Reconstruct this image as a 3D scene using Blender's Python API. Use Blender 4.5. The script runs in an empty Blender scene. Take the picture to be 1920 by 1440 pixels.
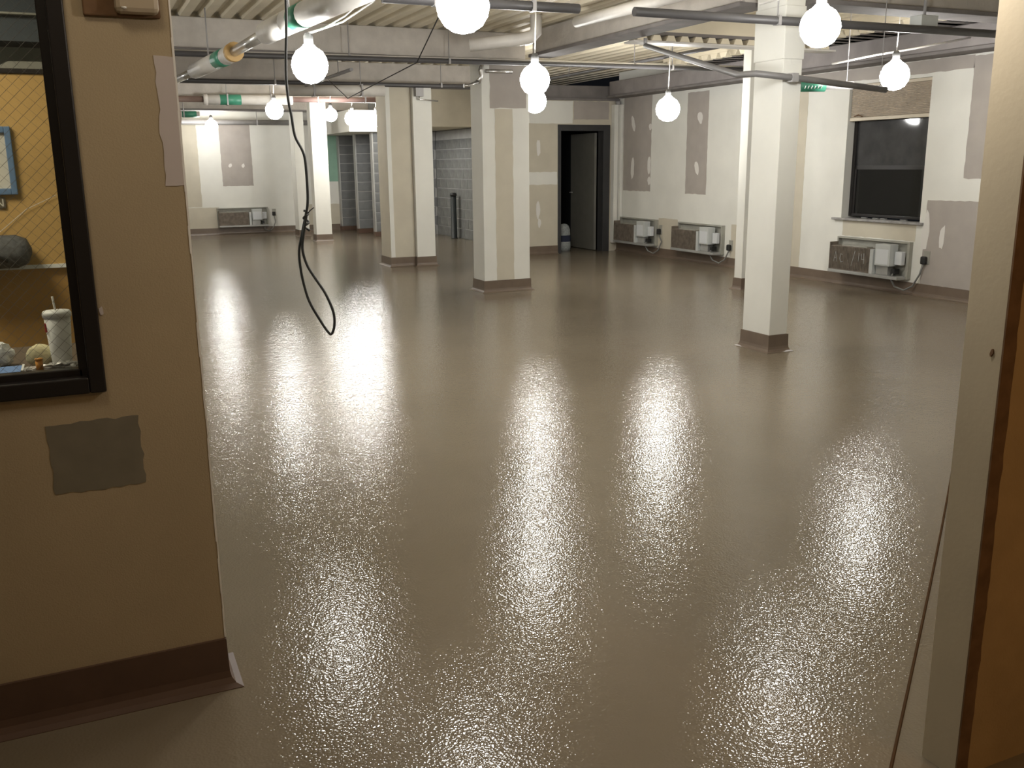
import bpy, bmesh, math, random
from mathutils import Vector, Matrix
random.seed(7)
S = bpy.context.scene
COL = S.collection

# ------------------------------------------------------------------ camera, world, exposure
cam_d = bpy.data.cameras.new('camera')
cam = bpy.data.objects.new('camera', cam_d)
COL.objects.link(cam)
cam_d.sensor_width = 36.0
cam_d.lens = 36.0 * 1750.0 / 1920.0
cam_d.clip_start = 0.05
pitch, roll, yaw = math.radians(13.3), math.radians(-0.62), math.radians(24.4)
fwd = Vector((math.sin(yaw) * math.cos(pitch), math.cos(yaw) * math.cos(pitch), -math.sin(pitch)))
r0 = Vector((math.cos(yaw), -math.sin(yaw), 0))
u0 = r0.cross(fwd)
rt = r0 * math.cos(roll) + u0 * math.sin(roll)
up = rt.cross(fwd)
cam.matrix_world = Matrix(((rt.x, up.x, -fwd.x, 0), (rt.y, up.y, -fwd.y, 0), (rt.z, up.z, -fwd.z, 1.5), (0, 0, 0, 1)))
S.camera = cam

w = bpy.data.worlds.new('night')
S.world = w
w.use_nodes = True
w.node_tree.nodes['Background'].inputs[0].default_value = (0.30, 0.33, 0.40, 1)
w.node_tree.nodes['Background'].inputs[1].default_value = 0.01

S.view_settings.view_transform = 'Standard'
S.view_settings.look = 'None'
S.view_settings.exposure = 0.45
S.view_settings.gamma = 1.0
S.view_settings.use_curve_mapping = False

BULB = 60.0            # radiance of the temporary bulbs
def area(name, loc, size, power, col, rot=(0, 0, 0)):
    l = bpy.data.lights.new(name, 'AREA')
    l.energy = power; l.size = size; l.color = col
    o = bpy.data.objects.new(name, l)
    o.location = loc; o.rotation_euler = rot
    COL.objects.link(o)
    return o
area('unseen_corridor_light', (2.3, -0.5, 2.68), 0.5, 14.0, (1.0, 0.60, 0.26))
area('unseen_corridor_light', (-0.2, 1.72, 2.68), 0.4, 4.2, (1.0, 0.84, 0.62))  # added wall wash, makes the tan wall brighter towards its top
area('office_lamp', (-0.9, 3.5, 2.42), 0.6, 19.0, (1.0, 0.88, 0.66))

# ------------------------------------------------------------------ materials
def mat(name, col, rough=0.6, spec=0.4, metal=0.0, var=0.0, vscale=6.0, bump=0.0, bscale=120.0, trans=0.0, emit=None, coat=0.0, alpha=1.0):
    m = bpy.data.materials.new(name)
    m.use_nodes = True
    nt = m.node_tree
    p = nt.nodes['Principled BSDF']
    p.inputs['Base Color'].default_value = (*col, 1)
    p.inputs['Roughness'].default_value = rough
    p.inputs['Specular IOR Level'].default_value = spec
    p.inputs['Metallic'].default_value = metal
    p.inputs['Transmission Weight'].default_value = trans
    p.inputs['Coat Weight'].default_value = coat
    if emit:
        p.inputs['Emission Color'].default_value = (*emit[0], 1)
        p.inputs['Emission Strength'].default_value = emit[1]
    tc = None
    if var or bump:
        tc = nt.nodes.new('ShaderNodeTexCoord')
    if var:
        n = nt.nodes.new('ShaderNodeTexNoise')
        n.inputs['Scale'].default_value = vscale
        n.inputs['Detail'].default_value = 4
        nt.links.new(tc.outputs['Object'], n.inputs['Vector'])
        r = nt.nodes.new('ShaderNodeMapRange')
        r.inputs['From Min'].default_value = 0.3; r.inputs['From Max'].default_value = 0.7
        r.inputs['To Min'].default_value = 1 - var; r.inputs['To Max'].default_value = 1 + var
        nt.links.new(n.outputs['Fac'], r.inputs['Value'])
        x = nt.nodes.new('ShaderNodeMix'); x.data_type = 'RGBA'; x.blend_type = 'MULTIPLY'
        x.inputs[0].default_value = 1
        x.inputs[6].default_value = (*col, 1)
        nt.links.new(r.outputs['Result'], x.inputs[7])
        nt.links.new(x.outputs[2], p.inputs['Base Color'])
    if bump:
        n2 = nt.nodes.new('ShaderNodeTexNoise')
        n2.inputs['Scale'].default_value = bscale
        n2.inputs['Detail'].default_value = 2
        nt.links.new(tc.outputs['Object'], n2.inputs['Vector'])
        b = nt.nodes.new('ShaderNodeBump')
        b.inputs['Strength'].default_value = 1
        b.inputs['Distance'].default_value = bump
        nt.links.new(n2.outputs['Fac'], b.inputs['Height'])
        nt.links.new(b.outputs['Normal'], p.inputs['Normal'])
    return m

M = {}
M['compound'] = mat('joint_compound', (0.725, 0.72, 0.675), 0.7, 0.3, var=0.04, vscale=2.5)
M['drywall'] = mat('bare_drywall', (0.40, 0.365, 0.335), 0.8, 0.25, var=0.05, vscale=5)
M['drywall_cream'] = mat('cream_drywall', (0.55, 0.51, 0.42), 0.8, 0.25, var=0.05, vscale=4)
M['greenboard'] = mat('green_board', (0.26, 0.42, 0.33), 0.8, 0.25, var=0.05)
M['spackle'] = mat('spackle', (0.72, 0.70, 0.67), 0.75, 0.25)
M['tan_paint'] = mat('tan_wall_paint', (0.42, 0.34, 0.222), 0.55, 0.35, var=0.05, vscale=3, bump=0.0006, bscale=220)
M['orange_paint'] = mat('orange_brown_paint', (0.44, 0.31, 0.17), 0.6, 0.3, var=0.07, vscale=9, bump=0.0005, bscale=160)
M['raw_edge'] = mat('raw_brown_edge', (0.17, 0.10, 0.055), 0.8, 0.2, var=0.2, vscale=20)
M['jamb_paint'] = mat('jamb_paint', (0.54, 0.475, 0.35), 0.32, 0.5, var=0.05, vscale=4, bump=0.0006, bscale=60)
M['lavender'] = mat('lavender_patch', (0.54, 0.485, 0.465), 0.6, 0.3, var=0.03)
M['grey_patch'] = mat('grey_green_patch', (0.20, 0.18, 0.135), 0.7, 0.3, var=0.08, vscale=14)
M['cove'] = mat('brown_cove_base', (0.155, 0.115, 0.085), 0.35, 0.5, var=0.08, vscale=10, bump=0.0004, bscale=150)
M['cove_dark'] = mat('dark_brown_cove_base', (0.10, 0.060, 0.042), 0.4, 0.45, var=0.08, vscale=10)
M['deck'] = mat('painted_deck', (0.70, 0.635, 0.50), 0.6, 0.3, var=0.10, vscale=1.5)
M['beam'] = mat('beam_fireproofing', (0.50, 0.465, 0.425), 0.85, 0.2, var=0.10, vscale=6, bump=0.004, bscale=30)
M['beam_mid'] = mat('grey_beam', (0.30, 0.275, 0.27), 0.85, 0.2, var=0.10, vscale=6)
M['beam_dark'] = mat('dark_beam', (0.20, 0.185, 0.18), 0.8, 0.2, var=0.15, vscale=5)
M['pipe_dark'] = mat('dark_pipe', (0.075, 0.072, 0.075), 0.45, 0.5, var=0.1)
M['pipe_grey'] = mat('grey_pipe', (0.33, 0.32, 0.32), 0.4, 0.5, var=0.1)
M['pipe_mid'] = mat('mid_grey_pipe', (0.17, 0.165, 0.165), 0.45, 0.5, var=0.1)
M['pipe_red'] = mat('reddish_pipe', (0.33, 0.22, 0.20), 0.5, 0.4, var=0.1)
M['insul'] = mat('white_pipe_insulation', (0.60, 0.575, 0.54), 0.5, 0.4, var=0.06, vscale=8)
M['foil'] = mat('foil_tape', (0.55, 0.54, 0.52), 0.25, 0.5, metal=0.8)
M['green_label'] = mat('green_pipe_marker', (0.05, 0.25, 0.16), 0.4, 0.5)
M['white_paint'] = mat('white_gloss', (0.80, 0.79, 0.76), 0.4, 0.5)
M['wire_white'] = mat('white_cable', (0.78, 0.77, 0.75), 0.4, 0.5)
M['wire_black'] = mat('black_cable', (0.022, 0.021, 0.02), 0.45, 0.5)
M['wire_grey'] = mat('grey_cable', (0.20, 0.20, 0.19), 0.5, 0.4)
M['block'] = mat('concrete_block', (0.155, 0.157, 0.15), 0.9, 0.2, var=0.18, vscale=9, bump=0.002, bscale=90)
M['block_dark'] = mat('dark_concrete_block', (0.165, 0.17, 0.172), 0.85, 0.25, var=0.15, vscale=7, bump=0.002, bscale=90)
M['mortar'] = mat('mortar', (0.33, 0.33, 0.32), 0.9, 0.2, var=0.1)
M['metal_frame'] = mat('dark_door_frame', (0.040, 0.040, 0.042), 0.5, 0.4, var=0.1)
M['door_leaf'] = mat('grey_door_leaf', (0.17, 0.165, 0.145), 0.5, 0.4, var=0.06)
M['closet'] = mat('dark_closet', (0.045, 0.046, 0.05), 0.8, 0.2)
M['black_frame'] = mat('black_window_frame', (0.014, 0.012, 0.012), 0.38, 0.45, var=0.1)
M['glass'] = mat('clear_glass', (0.93, 0.96, 0.95), 0.02, 0.5, trans=1.0)
M['dark_glass'] = mat('night_glass', (0.006, 0.006, 0.006), 0.03, 0.6)
M['screen_glass'] = mat('screen_reflection_glass', (0.045, 0.045, 0.047), 0.06, 0.8, var=0.2)  # grey base colour holds the wall's reflection along with the screen
M['marble'] = mat('grey_marble', (0.30, 0.29, 0.285), 0.3, 0.5, var=0.25, vscale=14)
M['blind'] = mat('beige_blind', (0.48, 0.42, 0.35), 0.7, 0.3, var=0.05)
M['blind_rail'] = mat('cream_rail', (0.58, 0.52, 0.42), 0.55, 0.4)
M['sheet_metal'] = mat('galvanised_sheet', (0.40, 0.40, 0.385), 0.45, 0.5, metal=0.35, var=0.1)
M['sleeve'] = mat('dusty_sleeve', (0.33, 0.325, 0.285), 0.6, 0.4, var=0.12, vscale=8)
M['coil'] = mat('dusty_coil', (0.185, 0.155, 0.125), 0.6, 0.4, metal=0.2, var=0.25, vscale=16)
M['ctrl'] = mat('pale_control_box', (0.50, 0.52, 0.51), 0.5, 0.4, var=0.05)
M['ctrl_label'] = mat('paper_label', (0.62, 0.64, 0.66), 0.6, 0.3)
M['black'] = mat('black_plastic', (0.015, 0.015, 0.015), 0.45, 0.5)
M['bollard'] = mat('black_post', (0.020, 0.024, 0.024), 0.5, 0.5, var=0.2)
M['wood'] = mat('orange_wood', (0.53, 0.34, 0.125), 0.45, 0.4, var=0.10, vscale=3)
M['wood_low'] = mat('brown_wood', (0.47, 0.275, 0.09), 0.45, 0.4, var=0.12, vscale=3)
M['blue_frame'] = mat('blue_frame', (0.12, 0.21, 0.36), 0.45, 0.5)
M['paper'] = mat('paper', (0.62, 0.60, 0.54), 0.8, 0.2, var=0.08)
M['plate'] = mat('bronze_plate', (0.10, 0.085, 0.06), 0.4, 0.5)
M['office_grey'] = mat('office_grey', (0.33, 0.37, 0.36), 0.7, 0.3, var=0.1)
M['office_dark'] = mat('office_dark', (0.07, 0.085, 0.10), 0.7, 0.3)
M['fabric'] = mat('grey_fabric', (0.10, 0.105, 0.11), 0.9, 0.2, var=0.3, vscale=60)
M['cup'] = mat('white_cup', (0.82, 0.84, 0.84), 0.45, 0.4)
M['bun'] = mat('yellow_paper', (0.72, 0.66, 0.42), 0.8, 0.2, var=0.15, vscale=40)
M['amber'] = mat('amber_plastic', (0.75, 0.33, 0.06), 0.35, 0.5)
M['plastic'] = mat('crumpled_plastic', (0.50, 0.50, 0.49), 0.25, 0.6, var=0.3, vscale=50)
M['blue'] = mat('blue_card', (0.16, 0.28, 0.55), 0.6, 0.3)
M['counter'] = mat('counter', (0.10, 0.075, 0.055), 0.5, 0.4)
M['beige_box'] = mat('beige_plastic', (0.42, 0.35, 0.255), 0.5, 0.4)
M['navy'] = mat('navy_cloth', (0.03, 0.035, 0.06), 0.8, 0.2)
M['bag_grey'] = mat('grey_bag', (0.30, 0.32, 0.32), 0.8, 0.2, var=0.2, vscale=30)
M['bulb'] = mat('glowing_bulb', (0.9, 0.9, 0.9), 0.4, 0.3, emit=((1.0, 0.985, 0.945), BULB))
M['bulb_dim'] = mat('glowing_small_bulb', (0.9, 0.9, 0.9), 0.4, 0.3, emit=((1.0, 0.91, 0.82), 210.0))
M['socket'] = mat('bulb_socket', (0.10, 0.10, 0.10), 0.5, 0.4)
M['copper'] = mat('ochre_tape', (0.52, 0.33, 0.12), 0.5, 0.4)
M['seam'] = mat('seam_filler', (0.085, 0.050, 0.028), 0.95, 0.0)

def floor_mat():
    m = mat('epoxy_floor', (0.165, 0.132, 0.098), 0.075, 0.27)
    nt = m.node_tree; p = nt.nodes['Principled BSDF']
    tc = nt.nodes.new('ShaderNodeTexCoord')
    # slightly mottled brown
    n = nt.nodes.new('ShaderNodeTexNoise'); n.inputs['Scale'].default_value = 0.9; n.inputs['Detail'].default_value = 5
    nt.links.new(tc.outputs['Object'], n.inputs['Vector'])
    cr = nt.nodes.new('ShaderNodeValToRGB')
    cr.color_ramp.elements[0].position = 0.3; cr.color_ramp.elements[0].color = (0.174, 0.144, 0.102, 1)
    cr.color_ramp.elements[1].position = 0.7; cr.color_ramp.elements[1].color = (0.210, 0.175, 0.128, 1)
    nt.links.new(n.outputs['Fac'], cr.inputs['Fac'])
    nt.links.new(cr.outputs['Color'], p.inputs['Base Color'])
    # fine orange-peel texture plus slow trowel waves
    prev = None
    for kind, sc, det, dist in (('n', 1.6, 1, 0.0012), ('n', 7.0, 2, 0.0011), ('n', 30.0, 1, 0.0007), ('v', 135.0, 0, 0.00085)):
        if kind == 'n':
            t = nt.nodes.new('ShaderNodeTexNoise'); t.inputs['Detail'].default_value = det
        else:
            t = nt.nodes.new('ShaderNodeTexVoronoi'); t.feature = 'SMOOTH_F1'; t.inputs['Smoothness'].default_value = 0.8
        t.inputs['Scale'].default_value = sc
        nt.links.new(tc.outputs['Object'], t.inputs['Vector'])
        b = nt.nodes.new('ShaderNodeBump'); b.inputs['Strength'].default_value = 1.0; b.inputs['Distance'].default_value = dist
        nt.links.new(t.outputs['Fac' if kind == 'n' else 'Distance'], b.inputs['Height'])
        if prev: nt.links.new(prev.outputs['Normal'], b.inputs['Normal'])
        prev = b
    nt.links.new(prev.outputs['Normal'], p.inputs['Normal'])
    return m
M['floor'] = floor_mat()

# ------------------------------------------------------------------ mesh helpers
def BM():
    return bmesh.new()

def box(bm, x0, x1, y0, y1, z0, z1, bevel=0.0):
    r = bmesh.ops.create_cube(bm, size=1.0)
    vs = r['verts']
    for v in vs:
        v.co.x = x0 if v.co.x < 0 else x1
        v.co.y = y0 if v.co.y < 0 else y1
        v.co.z = z0 if v.co.z < 0 else z1
    if bevel:
        es = list({e for v in vs for e in v.link_edges})
        bmesh.ops.bevel(bm, geom=es, offset=bevel, segments=2, affect='EDGES', profile=0.5)
    return vs

def tube(bm, pts, r, n=8, cap=True):
    pts = [Vector(p) for p in pts]
    rs = r if isinstance(r, (list, tuple)) else [r] * len(pts)
    t = (pts[1] - pts[0]).normalized()
    a = t.orthogonal().normalized()
    rings = []
    for i, p in enumerate(pts):
        if i == 0: t = (pts[1] - pts[0]).normalized()
        elif i == len(pts) - 1: t = (pts[-1] - pts[-2]).normalized()
        else: t = ((pts[i + 1] - p).normalized() + (p - pts[i - 1]).normalized()).normalized()
        a = (a - t * a.dot(t)).normalized()
        b = t.cross(a)
        rings.append([bm.verts.new(p + (a * math.cos(2 * math.pi * k / n) + b * math.sin(2 * math.pi * k / n)) * rs[i]) for k in range(n)])
    for i in range(len(rings) - 1):
        for k in range(n):
            f = bm.faces.new((rings[i][k], rings[i][(k + 1) % n], rings[i + 1][(k + 1) % n], rings[i + 1][k]))
            f.smooth = True
    if cap:
        bm.faces.new(rings[0][::-1]); bm.faces.new(rings[-1])

def lathe(bm, prof, c, n=20, squash=1.0):
    rings = []
    for r, z in prof:
        if r < 1e-5:
            rings.append([bm.verts.new((c[0], c[1], c[2] + z))])
        else:
            rings.append([bm.verts.new((c[0] + r * math.cos(2 * math.pi * k / n), c[1] + squash * r * math.sin(2 * math.pi * k / n), c[2] + z)) for k in range(n)])
    for i in range(len(rings) - 1):
        A, B = rings[i], rings[i + 1]
        for k in range(n):
            k2 = (k + 1) % n
            if len(A) == 1 and len(B) == 1: continue
            if len(A) == 1: f = bm.faces.new((A[0], B[k2], B[k]))
            elif len(B) == 1: f = bm.faces.new((A[k], A[k2], B[0]))
            else: f = bm.faces.new((A[k], A[k2], B[k2], B[k]))
            f.smooth = True

def prism(bm, poly, axis, d0, d1):
    """poly of (a, b); axis 'x': (d, a, b); 'y': (a, d, b); 'z': (a, b, d)"""
    def P(a, b, d):
        return (d, a, b) if axis == 'x' else (a, d, b) if axis == 'y' else (a, b, d)
    A = [bm.verts.new(P(a, b, d0)) for a, b in poly]
    B = [bm.verts.new(P(a, b, d1)) for a, b in poly]
    n = len(poly)
    bm.faces.new(A); bm.faces.new(B[::-1])
    for i in range(n):
        bm.faces.new((A[i], B[i], B[(i + 1) % n], A[(i + 1) % n]))

def link(name, bm, m, parent=None, **props):
    bmesh.ops.recalc_face_normals(bm, faces=bm.faces)
    me = bpy.data.meshes.new(name)
    bm.to_mesh(me); bm.free()
    if m is not None: me.materials.append(m)
    o = bpy.data.objects.new(name, me)
    COL.objects.link(o)
    if parent is not None:
        o.parent = parent
        o.matrix_parent_inverse = parent_world(parent).inverted()
    for k, v in props.items(): o[k] = v
    return o

def parent_world(o):
    mm = Matrix.Translation(o.location) @ o.rotation_euler.to_matrix().to_4x4()
    if o.parent is not None and o.parent.type != 'MESH':
        pass
    return mm

def thing(name, loc, label, cat, group=None, kind=None):
    o = bpy.data.objects.new(name, None)
    o.empty_display_size = 0.1
    o.location = loc
    COL.objects.link(o)
    o['label'] = label; o['category'] = cat
    if group: o['group'] = group
    if kind: o['kind'] = kind
    return o

def tag(o, label, cat, group=None):
    o['label'] = label; o['category'] = cat
    if group: o['group'] = group
    return o

def struct(name, bm, m, label=None, parent=None):
    o = link(name, bm, m, parent)
    if parent is None:
        o['kind'] = 'structure'
        if label: o['label'] = label
    return o

def bx(name, m, dims, parent=None, bevel=0.0, **props):
    bm = BM(); box(bm, *dims, bevel=bevel)
    return link(name, bm, m, parent, **props)

def blob(name, m, axis, plane, a, b, ra, rb, out, parent, tilt=0.0, n=12, th=0.003):
    """an uneven dab of filler lying on a wall; axis = wall normal axis, out = side it stands proud"""
    poly = []
    for k in range(n):
        t = 2 * math.pi * k / n
        q = 1 + random.uniform(-0.18, 0.18)
        x, y = ra * q * math.cos(t), rb * q * math.sin(t)
        poly.append((a + x * math.cos(tilt) - y * math.sin(tilt), b + x * math.sin(tilt) + y * math.cos(tilt)))
    bm = BM(); prism(bm, poly, axis, plane, plane + out * th)
    return link(name, bm, m, parent)

def ragged(a0, a1, b0, b1, step=0.03, amp=0.004):
    """a rectangle whose edges waver like a hand-laid coat"""
    pts = []
    def seg(p, q):
        L = math.hypot(q[0] - p[0], q[1] - p[1]); n = max(2, int(L / step))
        for i in range(n):
            t = i / n
            pts.append((p[0] + (q[0] - p[0]) * t + random.uniform(-amp, amp), p[1] + (q[1] - p[1]) * t + random.uniform(-amp, amp)))
    seg((a0, b0), (a1, b0)); seg((a1, b0), (a1, b1)); seg((a1, b1), (a0, b1)); seg((a0, b1), (a0, b0))
    return pts

COVE = [(0.0, 0.14), (0.010, 0.14), (0.012, 0.045), (0.016, 0.025), (0.026, 0.010), (0.045, 0.002), (0.045, 0.0), (0.0, 0.0)]
def cove_run(name, m, x0, y0, x1, y1, nx, ny, h=0.14, parent=None, label=None):
    """coved base along a straight wall from (x0,y0) to (x1,y1), proud towards (nx,ny)"""
    bm = BM()
    prof = [(o, z * h / 0.14 if z > 0.05 else z) for o, z in COVE]
    A = [bm.verts.new((x0 + nx * o, y0 + ny * o, z)) for o, z in prof]
    B = [bm.verts.new((x1 + nx * o, y1 + ny * o, z)) for o, z in prof]
    n = len(prof)
    bm.faces.new(A); bm.faces.new(B[::-1])
    for i in range(n):
        bm.faces.new((A[i], B[i], B[(i + 1) % n], A[(i + 1) % n]))
    o = link(name, bm, m, parent)
    if parent is None:
        o['kind'] = 'structure'
        if label: o['label'] = label
    return o

def cove_ring(name, m, x0, x1, y0, y1, parent, h=0.14):
    bm = BM(); loops = []
    for o, z in COVE[1:7]:
        zz = z * h / 0.14 if z > 0.05 else z
        loops.append([bm.verts.new(c) for c in ((x0 - o, y0 - o, zz), (x1 + o, y0 - o, zz), (x1 + o, y1 + o, zz), (x0 - o, y1 + o, zz))])
    inner = [bm.verts.new(c) for c in ((x0, y0, h), (x1, y0, h), (x1, y1, h), (x0, y1, h))]
    loops.insert(0, inner)
    for i in range(len(loops) - 1):
        for k in range(4):
            bm.faces.new((loops[i][k], loops[i][(k + 1) % 4], loops[i + 1][(k + 1) % 4], loops[i + 1][k]))
    return link(name, bm, m, parent)

# ------------------------------------------------------------------ floor and ceiling
bm = BM(); box(bm, -3.7, 9.2, -2.8, 22.6, -0.12, 0.0)
floor = struct('floor', bm, M['floor'], 'glossy brown seamless resin floor with fine texture')
# the joint in the new floor that runs past the right jamb
P0, P1 = Vector((6.30, 5.13, 0)), Vector((1.45, 1.29, 0))
mid = (P0 + P1) / 2
d = (P1 - P0).normalized(); nrm = Vector((-d.y, d.x, 0))
bm = BM()
vs = []
for i in range(13):
    t = i / 12
    c = P0.lerp(P1, t) + nrm * (0.035 * math.sin(math.pi * t))
    hw = 0.0045
    vs.append([bm.verts.new(c + nrm * hw + Vector((0, 0, 0.0))), bm.verts.new(c + nrm * hw * 0.5 + Vector((0, 0, 0.004))),
               bm.verts.new(c - nrm * hw * 0.5 + Vector((0, 0, 0.004))), bm.verts.new(c - nrm * hw)])
for i in range(12):
    for k in range(3):
        bm.faces.new((vs[i][k], vs[i][k + 1], vs[i + 1][k + 1], vs[i + 1][k]))
link('floor_joint', bm, M['seam'], floor, label='thin dark joint line in the floor')

# corrugated steel deck, flutes running away from the camera
DECK = 2.95
bm = BM()
prof = []
x = -3.7
while x < 8.7:
    prof += [(x, DECK), (x + 0.09, DECK), (x + 0.115, DECK + 0.055), (x + 0.175, DECK + 0.055)]
    x += 0.20
prof.append((x, DECK))
A = [bm.verts.new((a, 2.5, b)) for a, b in prof]; B = [bm.verts.new((a, 22.5, b)) for a, b in prof]
A2 = [bm.verts.new((a, 2.5, DECK + 0.15)) for a, b in prof]; B2 = [bm.verts.new((a, 22.5, DECK + 0.15)) for a, b in prof]
for i in range(len(prof) - 1):
    bm.faces.new((A[i], A[i + 1], B[i + 1], B[i]))
    bm.faces.new((A2[i], B2[i], B2[i + 1], A2[i + 1]))
    bm.faces.new((A[i], A2[i], A2[i + 1], A[i + 1])); bm.faces.new((B[i], B[i + 1], B2[i + 1], B2[i]))
struct('ceiling', bm, M['deck'], 'cream corrugated steel deck ceiling')
bx('ceiling_corridor', M['drywall_cream'], (-3.7, 9.0, -2.8, 2.64, 2.72, 2.82))['kind'] = 'structure'

# ------------------------------------------------------------------ beams
def beam(x0, x1, y0, y1, z0, z1, label, m=None, flange=0.05):
    o = thing('ceiling_beam', ((x0 + x1) / 2, (y0 + y1) / 2, z0), label, 'beam', 'fireproofed beams under the deck', kind='thing')
    bm = BM(); box(bm, x0, x1, y0, y1, z0 + 0.03, z1, 0.012)
    link('casing', bm, m or M['beam'], o)
    long_x = (x1 - x0) > (y1 - y0)
    bm = BM()
    if long_x: box(bm, x0, x1, y0 - flange, y1 + flange * 0.2, z0, z0 + 0.035, 0.006)
    else: box(bm, x0 - flange, x1 + flange * 0.2, y0, y1, z0, z0 + 0.035, 0.006)
    link('flange', bm, M['beam_dark'], o)
    return o
beam(-3.5, 4.87, 10.26, 10.50, 2.62, DECK, 'grey ceiling beam meeting the striped centre column, dotted deck edge above it')
beam(-3.5, 6.0, 13.85, 14.08, 2.62, DECK, 'grey ceiling beam over the two-part column, next beyond the centre column')
beam(-3.5, 6.0, 17.35, 17.58, 2.62, DECK, 'far grey ceiling beam beyond the two-part column')
beam(-3.5, 6.0, 20.70, 20.92, 2.62, DECK, 'farthest grey ceiling beam near the back wall')
beam(5.15, 8.20, 5.86, 6.10, 2.64, DECK, 'ceiling beam running right from the head of the nearest white column')
beam(-3.5, 4.85, 5.86, 6.10, 2.78, DECK, 'ceiling beam above the top edge left of the nearest column')
beam(4.84, 5.06, 6.24, 10.02, 2.66, DECK, 'girder between the centre column and the nearest white column')
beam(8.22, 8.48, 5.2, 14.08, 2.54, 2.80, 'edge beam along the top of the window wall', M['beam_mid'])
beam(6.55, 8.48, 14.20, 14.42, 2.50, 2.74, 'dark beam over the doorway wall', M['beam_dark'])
# fluted closure strip over the edge beam
cl = thing('deck_closure', (8.2, 9.0, 2.80), 'pale sawtooth deck edge above the window wall beam', 'deck edge')
bm = BM()
y = 6.3
while y < 11.6:
    prism(bm, [(y, 2.80), (y + 0.10, 2.80), (y + 0.13, 2.86), (y - 0.03, 2.86)], 'x', 7.72, 8.22)
    y += 0.20
link('flute_strip', bm, M['deck'], cl, kind='stuff')
bx('painted_gap_shade', M['beam_dark'], (7.82, 8.22, 6.2, 11.7, 2.80, 2.86), cl)  # dark backing puts the shade between the teeth into colour
bx('closure_plate', M['deck'], (7.70, 8.48, 6.2, 11.7, 2.86, DECK), cl)

beam(5.10, 7.66, 8.30, 8.46, 2.72, DECK, 'beige beam reaching right from the girder behind the nearest column head', M['deck'], 0.0)
cl = thing('deck_closure', (6.4, 8.3, 2.66), 'pale toothed deck edge under the short beam right of the girder', 'deck edge')
bm = BM()
x = 5.14
while x < 7.55:
    prism(bm, [(x, 2.665), (x + 0.12, 2.665), (x + 0.095, 2.718), (x + 0.025, 2.718)], 'y', 8.27, 8.44); x += 0.165
link('flute_strip', bm, M['deck'], cl, kind='stuff')
bx('closure_plate', M['insul'], (5.10, 7.66, 8.27, 8.46, 2.645, 2.663), cl)

# ------------------------------------------------------------------ left foreground wall with the office window
YW = 2.64
bm = BM()
box(bm, 0.012, 0.26, YW, YW + 0.13, 0, 2.98)
box(bm, -3.5, -1.30, YW, YW + 0.13, 0, 2.98)
box(bm, -1.30, 0.012, YW, YW + 0.13, 0, 0.925)
box(bm, -1.30, 0.012, YW, YW + 0.13, 2.18, 2.98)
wl = struct('wall_left', bm, M['tan_paint'], 'tan painted foreground wall with an office window')
bm = BM(); prism(bm, ragged(0.212, 0.262, 1.455, 1.775, 0.02, 0.004), 'y', YW - 0.0015, YW + 0.001)
link('paint_patch', bm, M['lavender'], wl, label='pale lavender touch-up patch')
bm = BM(); prism(bm, ragged(-0.137, 0.088, 0.655, 0.848, 0.02, 0.004), 'y', YW - 0.0015, YW + 0.001)
link('paint_patch', bm, M['grey_patch'], wl, label='dark grey-green square patch')
blob('spackle_spot', M['lavender'], 'y', YW, 0.024, 1.137, 0.005, 0.012, -1, wl)
bm = BM()
z = 0.15
while z < 2.6:
    h = random.uniform(0.03, 0.10); q = random.uniform(0.0015, 0.0045)
    box(bm, 0.261 - q, 0.2625, YW - 0.0018, YW + 0.01, z, z + h); z += h
link('corner_chips', bm, M['white_paint'], wl, label='chipped white corner edge')
bl_ = cove_ring('baseboard_left', M['cove_dark'], -3.4, 0.251, YW, YW + 0.13, None, 0.147)
bl_['kind'] = 'structure'; bl_['label'] = 'dark brown coved base on the foreground wall'
# device box at the top of the wall
t = thing('wall_box', (0.145, YW, 1.87), 'beige plastic box fixed high on the tan foreground wall', 'box')
bx('cover', M['beige_box'], (0.130, 0.232, YW - 0.045, YW, 1.868, 2.02), t, 0.012)
bx('back_plate', M['raw_edge'], (0.058, 0.236, YW - 0.016, YW, 1.862, 2.03), t, 0.004)
bm = BM(); lathe(bm, [(0, 0), (0.006, 0.002), (0.006, 0.006), (0, 0.006)], (0.150, YW - 0.050, 1.875), 10)
link('screw', bm, M['white_paint'], t)

# window 1: dark frame, rebated stops, wired glass
win = thing('window_1', (-0.64, YW, 0.925), 'dark framed office window with wired glass in the tan wall', 'window', kind='structure')
bm = BM()
fx0, fx1, fz0, fz1 = -1.30, 0.016, 0.925, 2.18
box(bm, fx1 - 0.040, fx1, YW - 0.022, YW + 0.13, fz0, fz1, 0.004)
box(bm, fx0, fx0 + 0.040, YW - 0.022, YW + 0.13, fz0, fz1, 0.004)
box(bm, fx0 + 0.04, fx1 - 0.040, YW - 0.022, YW + 0.13, fz0, fz0 + 0.043, 0.004)
box(bm, fx0 + 0.04, fx1 - 0.040, YW - 0.022, YW + 0.13, fz1 - 0.043, fz1, 0.004)
link('frame', bm, M['black_frame'], win)
bm = BM()
box(bm, fx1 - 0.062, fx1 - 0.038, YW + 0.012, YW + 0.045, fz0 + 0.04, fz1 - 0.04, 0.003)
box(bm, fx0 + 0.038, fx0 + 0.06, YW + 0.012, YW + 0.045, fz0 + 0.04, fz1 - 0.04, 0.003)
box(bm, fx0 + 0.05, fx1 - 0.052, YW + 0.012, YW + 0.045, fz0 + 0.04, fz0 + 0.062, 0.003)
box(bm, fx0 + 0.05, fx1 - 0.052, YW + 0.012, YW + 0.045, fz1 - 0.062, fz1 - 0.04, 0.003)
link('glazing_stop', bm, M['black_frame'], win)
gx0, gx1, gz0, gz1 = fx0 + 0.05, fx1 - 0.05, fz0 + 0.05, fz1 - 0.05
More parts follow.
